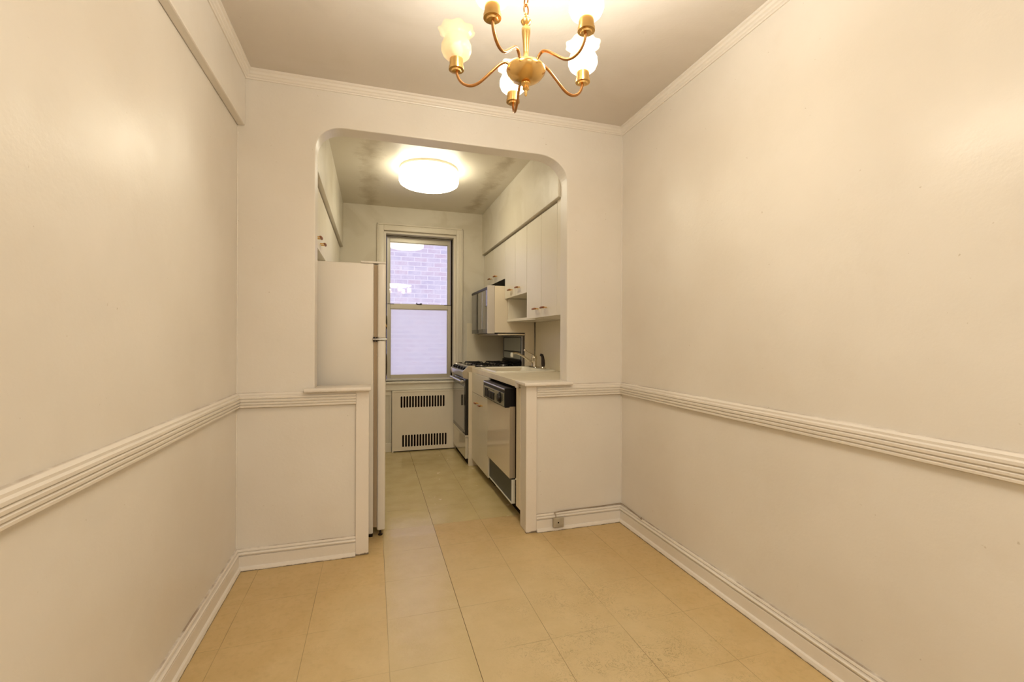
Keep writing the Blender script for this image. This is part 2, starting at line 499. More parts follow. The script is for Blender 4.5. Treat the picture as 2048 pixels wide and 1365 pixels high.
moulding(BASE, (.973, D), (XR, D), (0, -1), 'baseboard_front', M['trim'], 0, 1)
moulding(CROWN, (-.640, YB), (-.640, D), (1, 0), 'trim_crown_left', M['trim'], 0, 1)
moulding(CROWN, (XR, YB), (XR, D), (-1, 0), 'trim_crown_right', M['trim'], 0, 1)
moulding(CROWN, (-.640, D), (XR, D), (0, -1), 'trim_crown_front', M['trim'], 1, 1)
# corner boards at the two half-wall ends, and ledge caps
struct(MB().box(-.091, -.022, D - .017, D, 0, CH, .003).build('trim_post_left', M['post']))
struct(MB().box(.903, .973, D - .017, D, 0, CH, .003).build('trim_post_right', M['post']))
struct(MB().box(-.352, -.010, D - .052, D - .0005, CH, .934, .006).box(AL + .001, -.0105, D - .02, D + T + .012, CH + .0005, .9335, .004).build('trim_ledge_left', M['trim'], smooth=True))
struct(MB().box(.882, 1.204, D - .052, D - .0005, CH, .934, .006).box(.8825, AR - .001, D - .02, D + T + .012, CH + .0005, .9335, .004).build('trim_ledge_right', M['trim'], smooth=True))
# kitchen baseboard on the window wall
struct(MB().box(KL, .185, KB - .018, KB, 0, .095, .004).build('baseboard_kitchen', M['wood_white']))

# ------------------------------------------------------------------ window_1
win = bpy.data.objects.new('window_1', None); COL.objects.link(win); win.location = (.487, KB, WZ0); win['kind'] = 'structure'
c = MB()
cw = .056
def casing(b, y0, y1, x0, x1, z0, z1, wd):
    b.box(x0 - wd, x0, y0, y1, z0, z1 + wd, .004).box(x1, x1 + wd, y0, y1, z0, z1 + wd, .004)
    b.box(x0, x1, y0, y1, z1, z1 + wd, .004)
casing(c, KB - .022, KB, WX0, WX1, WZ0 - .005, WZ1, cw)
c.box(WX0 - cw - .012, WX0 - cw, KB - .032, KB, WZ0, WZ1 + cw + .012, .003).box(WX1 + cw, WX1 + cw + .012, KB - .032, KB, WZ0, WZ1 + cw + .012, .003)
c.box(WX0 - cw - .012, WX1 + cw + .012, KB - .032, KB, WZ1 + cw, WZ1 + cw + .012, .003)
c.box(WX1 + .012, WX1 + .030, KB - .028, KB, WZ0, WZ1 + .012, .006)
c.build('casing', M['wood_white'], win, smooth=True)
# inner jamb and stops
YG = KB + .115
j = MB()
jt = .024
j.box(WX0, WX0 + jt, KB + .02, YG - .012, WZ0, WZ1).box(WX1 - jt, WX1, KB + .02, YG - .012, WZ0, WZ1).box(WX0 + jt, WX1 - jt, KB + .02, YG - .012, WZ1 - jt, WZ1)
j.build('jamb', M['wood_white'], win)
g_ = MB()
g_.box(WX0 + .001, WX0 + .034, YG - .011, YG + .05, WZ0, WZ1 - .002).box(WX1 - .034, WX1 - .001, YG - .011, YG + .05, WZ0, WZ1 - .002)
g_.build('track', M['void'], win)
MB().box(WX0 + .034, WX1 - .034, YG - .011, YG + .05, WZ1 - .0315, WZ1 - .002).build('head_track', M['alu'], win)
MB().box(WX0 + .034, WX1 - .034, YG - .0125, YG - .011, WZ1 - .0315, WZ1 - .0265).build('head_gap_shade', M['void'], win)  # dark strip put in for the shade of the gap above the sash
SX0, SX1 = WX0 + .037, WX1 - .037
def sash(name, y0, y1, z0, z1, bt, tp, sd):
    b = MB()
    b.box(SX0, SX0 + sd, y0, y1, z0, z1, .002).box(SX1 - sd, SX1, y0, y1, z0, z1, .002)
    b.box(SX0 + sd, SX1 - sd, y0, y1, z0, z0 + bt, .002).box(SX0 + sd, SX1 - sd, y0, y1, z1 - tp, z1, .002)
    # glazing stop lip
    l_ = .007
    b.box(SX0 + sd, SX0 + sd + l_, y0 + .012, y1 - .002, z0 + bt, z1 - tp).box(SX1 - sd - l_, SX1 - sd, y0 + .012, y1 - .002, z0 + bt, z1 - tp)
    b.box(SX0 + sd + l_, SX1 - sd - l_, y0 + .012, y1 - .002, z1 - tp - l_, z1 - tp)
    return b.build(name, M['alu'], win)
su = sash('sash', YG + .035, YG + .06, 1.555, WZ1 - .033, .03, .052, .030)
sl = sash('sash', YG, YG + .032, WZ0 + .018, 1.575, .045, .048, .036)
MB().box(SX0 + .03, SX1 - .03, YG + .046, YG + .050, 1.585, WZ1 - .085).build('pane', M['pane_up'], parent=su)
MB().box(SX0 + .036, SX1 - .036, YG + .016, YG + .020, WZ0 + .06, 1.53).build('pane', M['pane_low'], parent=sl)
sk = MB(); sk.box(.46, .51, YG - .004, YG + .030, 1.575, 1.585, .002); sk.box(.452, .462, YG + .004, YG + .016, 1.58, 1.60, .002); sk.box(.49, .515, YG + .004, YG + .018, 1.583, 1.592, .003)
sk.build('sash_lock', M['brown'], parent=sl)
for xa, xb in ((SX0 + .004, SX0 + .075), (SX1 - .075, SX1 - .004)):
    MB().box(xa, xb, YG + .004, YG + .024, 1.575, 1.582, .002).build('tilt_latch', M['brown'], parent=sl)
for xa in (WX0 + .004, WX1 - .016):
    MB().box(xa, xa + .012, YG - .018, YG - .012, 1.69, 1.74, .003).build('cord_clip', M['white'], win)
# stool and apron
st = MB(); st.box(WX0, WX1, KB - .004, YG - .001, WZ0 - .010, WZ0, .002); st.box(WX0 - .06, WX1 + .07, KB - .03, KB, WZ0 - .024, WZ0 - .008, .005)
st.box(WX0 + .002, WX1 - .002, YG - .05, YG - .001, WZ0 - .001, WZ0 + .018, .003)
st.build('sill', M['wood_white'], win)
ap = MB(); ap.box(WX0 - .05, 1.0, KB - .014, KB, .665, WZ0 - .024, .003); ap.box(WX0 - .05, 1.0, KB - .024, KB, .650, .668, .004)
ap.build('apron', M['wood_white'], win)
# panel frame at the left of the radiator cover
struct(MB().box(-.10, .185, KB - .010, KB, .60, .65, .003).box(.165, .185, KB - .012, KB, .095, .60, .002).build('trim_panel', M['wood_white']))

# brick house across the air shaft
br = MB(); br.box(-4.5, 6.0, 7.6, 8.0, -6, 6.)
tag(br.build('brick_building', M['brick']), 'pale brick building wall seen across the shaft through the kitchen window', 'building')

# ------------------------------------------------------------------ radiator cover with slots
rc = thing('radiator_cover', (.51, KB - .02, 0), 'cream painted metal radiator cover with two rows of slots under the kitchen window', 'radiator cover')
def slotted(x0, x1, z0, z1, y0, y1, rows):
    """rows: (xa, xb, za, zb, count, width)"""
    b = MB()
    zs = z0
    for xa, xb, za, zb, n, wd in sorted(rows, key=lambda r: r[2]):
        b.box(x0, x1, y0, y1, zs, za)
        pitch = (xb - xa - wd) / (n - 1)
        prev = x0
        for i in range(n):
            sx = xa + i * pitch
            b.box(prev, sx, y0, y1, za, zb); prev = sx + wd
            # rounded slot ends
            for (zc, sg) in ((za, 1), (zb, -1)):
                r = wd / 2
                for side in (-1, 1):
                    cx = sx + r
                    P = [(cx + side * r, zc)]
                    for k in range(5):
                        a = math.radians(90 * k / 4)
                        P.append((cx + side * r * math.sin(a), zc + sg * (r - r * math.cos(a))))
                    P2 = [(cx + side * r, zc)] + [(cx + side * r * math.sin(math.radians(22.5 * k)), zc + sg * (r - r * math.cos(math.radians(22.5 * k)))) for k in range(5)]
                    b.prism(P2[:1] + P2[1:], 'y', y0 + .0003, y1 - .0003)
        b.box(prev, x1, y0, y1, za, zb); zs = zb
    b.box(x0, x1, y0, y1, zs, z1)
    return b
RX0, RX1 = .190, .855
b = slotted(RX0 + .016, RX1, .012, .632, KB - .045, KB - .042, [(.277, .742, .468, .590, 16, .0195), (.295, .765, .052, .180, 16, .0195)])
b.build('front_panel', M['rad'], rc)
f = MB(); f.box(RX0, RX0 + .016, KB - .047, KB - .025, 0, .650, .002).box(RX0, RX1, KB - .048, KB - .025, .632, .650, .002).box(RX1, RX1 + .012, KB - .047, KB - .025, 0, .65, .002)
f.build('frame', M['rad'], rc)
MB().box(RX0 + .016, RX1, KB - .026, KB - .0145, .0, .632).build('interior', M['shaded_rust'], rc)
fn = MB()
for i in range(26):
    x = .29 + i * .0185
    fn.box(x, x + .006, KB - .038, KB - .027, .06, .17)
fn.islands('fin', M['shaded_rust'], rc)

# ------------------------------------------------------------------ cabinet pull (wooden bar on two posts)
def pull(parent, x, y, z, out, ln=.085, axis='y'):
    """bar along y, standing off the face at x in direction out (+1/-1 along x)"""
    b = MB()
    n = 9; pts = []; rs = []
    for i in range(n):
        t = -1 + 2 * i / (n - 1)
        pts.append((x + out * (.030 - .004 * t * t), y + t * ln / 2, z)); rs.append(.0062 + .0012 * (1 - t * t) if abs(t) < 1 else .0045)
    b.tube(pts, rs, 10)
    h = b.build('handle', M['wood'], parent=parent, smooth=True)
    p = MB()
    for s_ in (-1, 1):
        p.tube([(x, y + s_ * ln * .30, z), (x + out * .026, y + s_ * ln * .30, z)], .0042, 8)
    p.islands('handle_post', M['brass'], parent=parent, smooth=True)
    return h

def wall_cabinet(root, xf, xb, y0, y1, z0, z1, doors, pulls, out, bottom='cabdark'):
    """xf: door face x, xb: wall x. doors = list of (ya, yb)"""
    s_ = 1 if out > 0 else -1
    bx = xf - s_ * .018
    a, bb = sorted((bx, xb))
    MB().box(a, bb, y0, y1, z0 + .002, z1).build('cabinet_body', M['cab'], root)
    for (ya, yb), pl in zip(doors, pulls):
        a, bb = sorted((bx, xf))
        d = MB().box(a, bb, ya + .0024, yb - .0024, z0, z1 - .012, .0015).build('door', M['cab'], root)
        if pl: pull(d, xf, pl[0], pl[1], s_)

CF = 1.193    # right wall cabinet door face
c1 = thing('wall_cabinet', (1.35, 4.48, 1.775), 'short cream wall cabinet above the microwave, nearest the window', 'cabinet', 'cream wall cabinets over the counter')
wall_cabinet(c1, CF, KR, 4.115, KB - .002, 1.775, SZ - .001, [(4.115, 4.53), (4.53, KB - .004)], [(4.42, 1.835), (4.64, 1.835)], -1)
c2 = thing('wall_cabinet', (1.35, 3.77, 1.592), 'middle cream wall cabinet with an open shelf below its two doors', 'cabinet', 'cream wall cabinets over the counter')
wall_cabinet(c2, CF, KR, 3.477, 4.114, 1.582, SZ - .001, [(3.477, 3.79), (3.79, 4.114)], [(3.68, 1.645), (3.90, 1.645)], -1)
c3 = thing('wall_cabinet', (1.35, 3.12, 1.376), 'tall cream wall cabinet nearest the rounded opening', 'cabinet', 'cream wall cabinets over the counter')
wall_cabinet(c3, CF, KR, D + T + .001, 3.476, 1.366, SZ - .001, [(2.845, 3.145), (3.145, 3.476)], [(3.06, 1.432), (3.235, 1.432)], -1)
MB().box(CF + .001, CF + .018, D + T + .001, 2.843, 1.366, SZ - .001).build('filler_strip', M['cab'], c3)
# open shelf beneath the middle cabinet
sh = MB()
P = [(KR, 3.477), (KR, 4.10), (1.21, 4.10), (1.20, 4.02), (1.215, 3.85), (1.245, 3.65), (1.27, 3.477)]
sh.prism([(x, y) for x, y in P], 'z', 1.364, 1.386)
sh.build('shelf', M['cab'], c2)
MB().box(1.222, KR, 4.083, 4.101, 1.386, 1.581).build('shelf_side', M['cab'], c2)

# L-shaped partition between stove and sink carrying the microwave
pa = MB()
pa.prism([(1.094, 1.262), (1.400, 1.262), (1.400, .935), (1.492, .935), (1.492, 1.580), (1.222, 1.580), (1.222, 1.705), (1.094, 1.705)], 'y', 4.116, 4.134)
o = pa.build('partition_panel', M['panel'])
tag(o, 'L-shaped tan laminate side panel between the microwave and the sink', 'panel')
tag(MB().box(1.13, 1.492, 4.135, KB - .01, 1.238, 1.252, .002).build('microwave_shelf', M['panel']), 'thin cream shelf carrying the microwave over the stove', 'shelf')

# backsplash panels
tag(MB().box(KR - .0055, KR - .0008, D + T + .003, 4.105, ZC + .002, 1.363).build('backsplash', M['splash']), 'tan backsplash panel behind the sink and faucet', 'backsplash')
tag(MB().box(.996, KR - .006, KB - .008, KB - .0008, .90, 1.375).build('backsplash', M['splash']), 'tan backsplash panel beside the window behind the stove', 'backsplash')

# left wall cabinets over the refrigerator
LF = -.330
l1 = thing('wall_cabinet', (-.47, 3.13, 1.76), 'cream wall cabinet directly above the refrigerator', 'cabinet', 'cream wall cabinets on the refrigerator side')
wall_cabinet(l1, LF, KL, D + T + .001, 3.49, 1.76, SZ - .001, [(D + T + .003, 3.085), (3.085, 3.49)], [(2.935, 1.807), (3.165, 1.812)], 1)
l2 = thing('wall_cabinet', (-.47, 4.2, 1.45), 'cream wall cabinet behind the refrigerator toward the window corner', 'cabinet', 'cream wall cabinets on the refrigerator side')
wall_cabinet(l2, LF, KL, 3.491, KB - .003, 1.45, SZ - .001, [(3.491, 3.985), (3.985, KB - .005)], [(3.9, 1.52), (4.1, 1.52)], 1)

# ------------------------------------------------------------------ refrigerator
FY0, FY1 = 2.842, 3.56
fr = thing('refrigerator', (-.28, 3.2, 0), 'tall almond top-freezer refrigerator seen from its side behind the left half wall', 'refrigerator')
MB().box(-.60, .002, FY0, FY1, .022, 1.655, .008, 3).build('body', M['fridge'], fr, smooth=True)
gk = MB(); gk.box(.002, .024, FY0 + .006, FY1 - .006, .06, 1.645, .002)
gk.build('gasket', M['gasket'], fr)
gk = MB()
for xx in (.0055, .0125, .0195): gk.box(xx, xx + .0025, FY0 + .003, FY0 + .0065, .06, 1.645)
gk.islands('gasket_ridge', M['gasket2'], fr)
dz = 1.197
du = MB().box(.024, .072, FY0 - .004, FY1, dz + .006, 1.655, .010, 3).build('freezer_door', M['fridge'], fr, smooth=True)
dl = MB().box(.024, .072, FY0 - .004, FY1, .040, dz - .006, .010, 3).build('fridge_door', M['fridge'], fr, smooth=True)
def fhandle(parent, za, zb, flip):
    n = 14; pts = []; rs = []
    for i in range(n + 1):
        t = i / n
        bow = .004 + .014 * math.sin(PI * t)
        pts.append((.074 + bow, FY1 - .05, za + (zb - za) * t)); rs.append(.0045 + .0035 * math.sin(PI * t))
    b = MB().tube(pts, rs, 10); b.build('handle', M['darkh'], parent=parent, smooth=True)
fhandle(du, dz + .02, 1.43, True)
fhandle(dl, .83, dz - .02, False)
hg = MB(); hg.box(-.004, .080, FY0 - .012, FY0 + .03, dz - .0045, dz + .0045, .002)
hg.build('middle_hinge', M['steel'], fr, smooth=True)
hs = MB()
for xx, rr in ((.004, .006), (.018, .004)): hs.lathe([(.002, dz - .015), (rr, dz - .013), (rr, dz - .0047)], (xx, FY0 - .007, 0), 12); hs.lathe([(rr, dz + .0047), (rr, dz + .013), (.002, dz + .015)], (xx, FY0 - .007, 0), 12)
hs.islands('hinge_screw', M['brown'], fr, smooth=True)
MB().lathe([(.004, 1.285), (.008, 1.29), (.008, 1.31), (.004, 1.315)], (.090, FY1 - .05, 0), 12).build('handle_emblem', M['brass'], parent=du, smooth=True)
MB().box(-.075, .072, FY0 + .002, FY0 + .06, 1.656, 1.668, .003).build('hinge_cover', M['fridge'], fr)
MB().box(-.04, .000, FY0 + .012, FY1 - .02, .0, .045, .003).build('kick_grille', M['void'], fr)
ft = MB()
for yy in (FY0 + .03, FY1 - .05): ft.lathe([(.012, 0), (.014, .006), (.006, .01), (.006, .03)], (.045, yy, 0), 12)
ft.islands('levelling_foot', M['brown'], fr, smooth=True)

# ------------------------------------------------------------------ counter, base cabinet, sink
ct = thing('countertop', (1.2, 3.45, .888), 'tan laminate worktop running from the half wall to the stove', 'worktop')
KX0, KX1, KY0, KY1 = .975, 1.435, 3.515, 4.065
cb = MB()
Y0c, Y1c = D + T + .0125, 4.215
cb.box(.905, KX0, Y0c, Y1c, .888, ZC).box(KX1, KR - .006, Y0c, 4.112, .888, ZC).box(KX0, KX1, Y0c, KY0, .888, ZC).box(KX0, KX1, KY1, Y1c, .888, ZC)
cb.build('top', M['counter'], ct)
MB().box(.900, .905, Y0c + .06, Y1c, .886, ZC - .0004, .001).build('front_edging', M['counter'], ct)
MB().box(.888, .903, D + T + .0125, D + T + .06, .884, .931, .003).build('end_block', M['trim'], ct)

sk = thing('sink', (1.2, 3.8, ZC), 'almond enamel drop-in sink with a raised rim in the worktop', 'sink')
R = []
def ring(g, z, r): return rrect(.948 + g, 1.470 - g, 3.475 + g, 4.105 - g, r, z, 7)
rim = MB()
rim.loft([ring(0, ZC + .0005, .06), ring(.002, ZC + .010, .06), ring(.010, ZC + .014, .055), ring(.020, ZC + .014, .05)], False, False)
def ring2(g, z, r): return rrect(.975 + g, 1.385 - g, 3.505 + g, 4.075 - g, r, z, 7)
rim.loft([ring(.020, ZC + .014, .05), ring2(0, ZC + .012, .05), ring2(.006, ZC + .004, .05), ring2(.018, ZC - .10, .06), ring2(.035, ZC - .165, .06), ring2(.12, ZC - .172, .05)], False, True)
rim.build('basin', M['sink'], sk, smooth=True)
MB().lathe([(.036, ZC - .170), (.040, ZC - .168), (.036, ZC - .1665), (.012, ZC - .169)], (1.18, 3.79, 0), 24).build('drain', M['chrome'], sk, smooth=True)

fa = thing('faucet', (1.425, 3.93, ZC + .014), 'chrome single-lever faucet with long spout at the back of the sink', 'faucet')
b = MB(); z0 = ZC + .0145
b.loft([rrect(1.395, 1.455, 3.835, 4.025, .02, z0, 5), rrect(1.397, 1.453, 3.837, 4.023, .02, z0 + .006, 5), rrect(1.403, 1.447, 3.843, 4.017, .018, z0 + .010, 5)], True, True)
b.build('base_plate', M['chrome'], fa, smooth=True)
b = MB().lathe([(.026, z0 + .009), (.024, z0 + .02), (.023, z0 + .05), (.023, z0 + .070), (.027, z0 + .078), (.027, z0 + .092), (.020, z0 + .106), (.006, z0 + .112)], (1.425, 3.93, 0), 24)
b.build('body', M['chrome'], fa, smooth=True)
b = MB().tube(smoothpath([(1.42, 3.925, z0 + .035), (1.37, 3.915, z0 + .060), (1.31, 3.90, z0 + .100), (1.25, 3.885, z0 + .128), (1.215, 3.876, z0 + .133), (1.193, 3.871, z0 + .128)]), .0095, 12)
sp = b.build('spout', M['chrome'], fa, smooth=True)
MB().lathe([(.011, z0 + .096), (.013, z0 + .100), (.013, z0 + .128), (.010, z0 + .136)], (1.190, 3.870, 0), 16).build('aerator', M['white'], parent=sp, smooth=True)
b = MB().tube(smoothpath([(1.423, 3.93, z0 + .100), (1.40, 3.93, z0 + .118), (1.36, 3.925, z0 + .138), (1.335, 3.92, z0 + .152)]), [.010] * 6 + [.007] * 6 + [.006] * 7, 10)
lv = b.build('lever', M['chrome'], fa, smooth=True)
MB().lathe([(.004, -.012), (.011, -.008), (.013, 0), (.010, .009), (.004, .012)], (1.330, 3.919, z0 + .156), 16).build('lever_knob', M['chrome'], parent=lv, smooth=True)

spy = thing('side_sprayer', (1.425, 3.70, ZC + .014), 'dark brown pull-out sprayer standing beside the faucet', 'sprayer')
MB().lathe([(.024, z0), (.024, z0 + .005), (.016, z0 + .012), (.014, z0 + .018)], (1.425, 3.70, 0), 20).build('holder', M['chrome'], spy, smooth=True)
b = MB().tube([(1.425, 3.70, z0 + .012), (1.425, 3.70, z0 + .04), (1.423, 3.70, z0 + .07), (1.420, 3.70, z0 + .10), (1.412, 3.70, z0 + .118), (1.398, 3.70, z0 + .124)], [.013, .017, .016, .013, .014, .011], 14)
b.build('spray_head', M['brown'], spy, smooth=True)

bc = thing('base_cabinet', (1.2, 3.87, 0), 'cream base cabinet under the sink with two small wooden handles', 'cabinet')
BF = .893
MB().box(BF + .018, 1.49, 3.56, 4.187, .08, .70).build('cabinet_body', M['cab'], bc)
MB().box(BF, BF + .018, 3.553, 4.187, .705, .884, .0015).build('drawer_front', M['cab'], bc)
for ya, yb, py in ((3.553, 3.87, 3.775), (3.87, 4.187, 3.935)):
    d = MB().box(BF, BF + .018, ya + .001, yb - .001, .072, .701, .0015).build('door', M['cab'], bc)
    pull(d, BF, py, .628, -1, .075)
MB().box(.955, .970, 3.56, 4.187, .0, .08).build('toe_kick', M['void'], bc)
MB().box(.862, 1.49, 4.188, 4.207, .0, .885, .0015).build('side_panel', M['panel'], bc)
tag(MB().box(.906, 1.49, D + T + .001, 2.845, .098, .884, .0015).box(.917, 1.49, 2.845, 2.862, .098, .884, .001).build('filler_panel', M['panel']),
    'narrow painted filler panel between the right half wall and the dishwasher', 'panel')

# ------------------------------------------------------------------ dishwasher
DY0, DY1 = 2.925, 3.548
dwt = thing('dishwasher', (1.2, 3.23, 0), 'beige built-in dishwasher with black control box and dark lower panel', 'dishwasher')
MB().box(.925, 1.48, DY0, DY1, .10, .872).build('tub', M['void'], dwt)
dr = MB().box(.884, .924, DY0, DY1, .255, .742, .002).build('door', M['dw'], dwt)
MB().box(.8845, .9245, DY0 - .0015, DY0 - .0001, .257, .742).build('door_edge', M['dwside'], dwt)
cp = MB().box(.851, .925, DY0, DY1, .735, .868, .004).build('control_box', M['black'], dwt)
MB().box(.8475, .8505, DY0 + .012, DY1 - .040, .743, .834, .001).build('fascia', M['ctrl'], parent=cp)
# moulded grip along the top of the control box
MB().tube([(.853, DY0 + .012, .858), (.853, DY1 - .012, .858)], .0065, 10).build('grip', M['steel'], parent=cp, smooth=True)
# the row of push buttons and the timer dial
bt = MB()
for i in range(6):
    y = 3.20 + i * .047
    bt.box(.8425, .8476, y, y + .036, .754, .806 + (.014 if i in (4, 5) else 0), .001)
bt.islands('push_button', M['black'], parent=cp)
dlm = MB().lathe([(.040, 0), (.040, -.004), (.030, -.006), (.027, -.018), (.006, -.019)], (.8475, 3.04, .792), 24, axis='x')
dlm.build('dial', M['black'], parent=cp, smooth=True)
lb = MB()
for i in range(5): lb.box(.8465, .8476, 3.20 + i * .055, 3.235 + i * .055, .818, .8215)
lb.islands('printed_mark', M['greyp'], parent=cp)
MB().box(.872, .886, 3.20, 3.29, .722, .733, .003).build('latch', M['black'], dwt)
lp = MB().box(.903, .925, DY0, DY1, .085, .248, .002).build('access_panel', M['greyp'], dwt)
q = MB(); q.box(.897, .904, DY0 - .002, DY1, .083, .091, .001); q.box(.899, .9255, DY0 - .003, DY0 - .0002, .083, .246, .001)
q.build('panel_frame', M['white'], parent=lp)
MB().box(.965, .975, DY0, DY1, 0, .10).build('toe_kick', M['void'], dwt)
MB().lathe([(.006, 0), (.009, .004), (.004, .012)], (.928, DY0 - .012, .247), 10).build('mounting_screw', M['chrome'], dwt, smooth=True)

# ------------------------------------------------------------------ stove
SY0, SY1 = 4.218, 4.890
sv = thing('gas_stove', (1.1, 4.56, 0), 'gas stove with black glass oven door beside the radiator cover', 'stove')
MB().box(.868, 1.46, SY0, SY1, .03, .905, .003).build('body', M['ovenw'], sv)
od = MB().box(.836, .866, SY0 + .004, SY1 - .004, .285, .815, .005).build('oven_door', M['enamelbk'], sv)
MB().box(.8335, .8365, SY0 + .035, SY1 - .035, .325, .745, .001).build('door_glass', M['bglass'], parent=od)
MB().box(.835, .867, SY0 + .004, SY1 - .004, .262, .284, .002).build('door_sill', M['ovenw'], parent=od)
hb = MB(); hb.tube([(.800, SY0 + .03, .795), (.800, SY1 - .03, .795)], .011, 12)
for y in (SY0 + .05, SY1 - .05): hb.box(.800, .838, y - .010, y + .010, .786, .804, .002)
hb.build('door_handle', M['steel'], parent=od, smooth=True)
dw_ = MB().box(.838, .866, SY0 + .004, SY1 - .004, .06, .258, .004).build('drawer', M['ovenw'], sv)
MB().box(.868, .90, SY0 + .01, SY1 - .01, 0, .055).build('toe_kick', M['void'], sv)
# sloping control panel with steel end caps
PR = [(.868, .828), (.822, .838), (.812, .888), (.872, .936), (.895, .936), (.895, .828)]
cpn = MB().prism([(x, z) for x, z in PR], 'y', SY0 + .012, SY1 - .012).build('control_panel', M['steel'], sv)
ec = MB()
for ya, yb in ((SY0 - .0015, SY0 + .012), (SY1 - .012, SY1 + .0015)):
    ec.prism([(.905, .815), (.818, .828), (.806, .889), (.866, .945), (.93, .945), (.93, .88)], 'y', ya, yb)
ec.islands('end_cap', M['chrome'], parent=cpn)
fasc = MB()
# black strip across the slope that carries the knobs
nx, nz = (-.048, .060); L_ = math.hypot(nx, nz); nx, nz = nx / L_, nz / L_
fasc.prism([(.8145 + nx * .001, .890 + nz * .001), (.867 + nx * .001, .932 + nz * .001), (.867 + nx * .003, .932 + nz * .003), (.8145 + nx * .003, .890 + nz * .003)], 'y', SY0 + .02, SY1 - .02)
fasc.build('knob_fascia', M['enamelbk'], parent=cpn)
for y in (4.30, 4.42, 4.56, 4.70, 4.82):
    k = MB(); c0 = Vector((.840 + nx * .002, y, .9104 + nz * .002)); dn = Vector((nx, 0, nz))
    k.tube([c0, c0 + dn * .006, c0 + dn * .0065, c0 + dn * .015], [.018, .018, .015, .013], 16)
    k.build('knob', M['black'], parent=cpn, smooth=True)
# cooktop
MB().box(.872, 1.40, SY0, SY1, .905, .932, .004).build('cooktop', M['ovenw'], sv)
MB().box(.915, 1.375, SY0 + .03, SY1 - .03, .9322, .936).build('cooktop_well', M['enamelbk'], sv)
for bx in (1.03, 1.26):
    for by in (4.39, 4.74):
        k = MB().lathe([(.045, .936), (.045, .940), (.030, .942), (.030, .946), (.022, .948), (.004, .949)], (bx, by, 0), 24)
        k.build('burner', M['steel'], sv, smooth=True)
        gr = MB()
        r_ = .105
        for k2 in range(4):
            a = PI / 4 + k2 * PI / 2
            gr.tube([(bx + .02 * math.cos(a), by + .02 * math.sin(a), .956), (bx + r_ * math.cos(a), by + r_ * math.sin(a), .956), (bx + (r_ + .01) * math.cos(a), by + (r_ + .01) * math.sin(a), .938)], .0055, 8)
        ringp = [(bx + .085 * math.cos(t * PI / 12), by + .085 * math.sin(t * PI / 12), .953) for t in range(25)]
        gr.tube(ringp, .005, 8)
        gr.build('grate', M['grate'], sv, smooth=True)
# back guard with a dark mirror panel
bg = MB().box(1.400, 1.46, SY0, SY1, .905, 1.232, .003).build('back_guard', M['steel'], sv)
MB().box(1.3965, 1.400, SY0 + .028, SY1 - .030, .934, 1.222).build('guard_panel', M['black'], parent=bg)
MB().box(1.3945, 1.3963, SY0 + .032, SY1 - .055, 1.078, 1.214).build('mirror_panel', M['mirrorg'], parent=bg)
MB().box(1.3945, 1.3963, SY0 + .032, SY1 - .055, 1.000, 1.066).build('mirror_panel', M['mirrorg'], parent=bg)
vb = MB()
for i in range(3): vb.prism([(1.380, .944 + i * .014), (1.3964, .950 + i * .014), (1.3964, .958 + i * .014), (1.380, .951 + i * .014)], 'y', SY0 + .01, SY1 - .02)
vb.islands('vent_louvre', M['black'], parent=bg)

# ------------------------------------------------------------------ microwave
mw = thing('microwave', (1.25, 4.46, 1.253), 'black glass microwave with grey side strip mounted over the stove', 'microwave')
MB().box(1.062, 1.47, 4.135, 4.845, 1.253, 1.705, .003).build('body', M['black'], mw)
MB().box(1.024, 1.093, 4.116, 4.134, 1.252, 1.707, .002).build('side_strip', mat('grey_strip', (.62, .56, .50), .4), mw)
md = MB().box(1.030, 1.061, 4.135, 4.845, 1.256, 1.70, .003).build('door_frame', M['enamelbk'], mw)
MB().box(1.0265, 1.0298, 4.345, 4.825, 1.295, 1.665, .001).build('door_glass', M['bglass'], parent=md)
MB().box(1.0265, 1.0298, 4.145, 4.335, 1.295, 1.665, .001).build('control_panel', M['bglass'], parent=md)
MB().box(1.0255, 1.0296, 4.14, 4.84, 1.675, 1.693).build('vent_grille', M['black'], parent=md)
MB().box(1.021, 1.026, 4.336, 4.344, 1.30, 1.66, .001).build('door_seam', M['steel'], parent=md)

# ------------------------------------------------------------------ kitchen ceiling light
kl = thing('ceiling_light', (.435, 3.758, H), 'round white drum ceiling light glowing in the kitchen', 'ceiling light')
MB().lathe([(.235, H - .001), (.235, H - .018), (.225, H - .022)], (.435, 3.758, 0), 64).build('base_pan', M['white'], kl, smooth=True)
MB().lathe([(.228, H - .0225), (.2385, H - .028), (.2415, H - .040), (.2415, H - .105), (.236, H - .120), (.222, H - .129), (.12, H - .134), (.01, H - .135)], (.435, 3.758, 0), 64).build('diffuser', M['drum'], kl, smooth=True)

# ------------------------------------------------------------------ chandelier
CX, CY = .446, 1.315
ch = thing('chandelier', (CX, CY, H), 'five-arm brass chandelier with frosted tulip glass shades hanging by a chain', 'chandelier')
def lathe_c(prof, n=32): return MB().lathe(prof, (CX, CY, 0), n)
lathe_c([(.002, 1.950), (.0045, 1.954), (.0045, 1.966), (.011, 1.972), (.009, 1.980), (.015, 1.986), (.015, 1.990), (.010, 1.994)], 24).build('finial', M['brass'], ch, smooth=True)
lathe_c([(.010, 1.992), (.030, 1.996), (.048, 2.007), (.0585, 2.021), (.061, 2.029), (.058, 2.037), (.045, 2.045), (.030, 2.048), (.016, 2.050)], 48).build('hub', M['brass'], ch, smooth=True)
lathe_c([(.012, 2.048), (.016, 2.053), (.010, 2.059), (.013, 2.064), (.009, 2.069), (.0085, 2.085), (.0105, 2.12), (.0135, 2.145), (.0138, 2.158), (.010, 2.164), (.007, 2.168),
         (.014, 2.174), (.0165, 2.180), (.013, 2.188), (.005, 2.194), (.003, 2.204)], 32).build('column', M['brass'], ch, smooth=True)
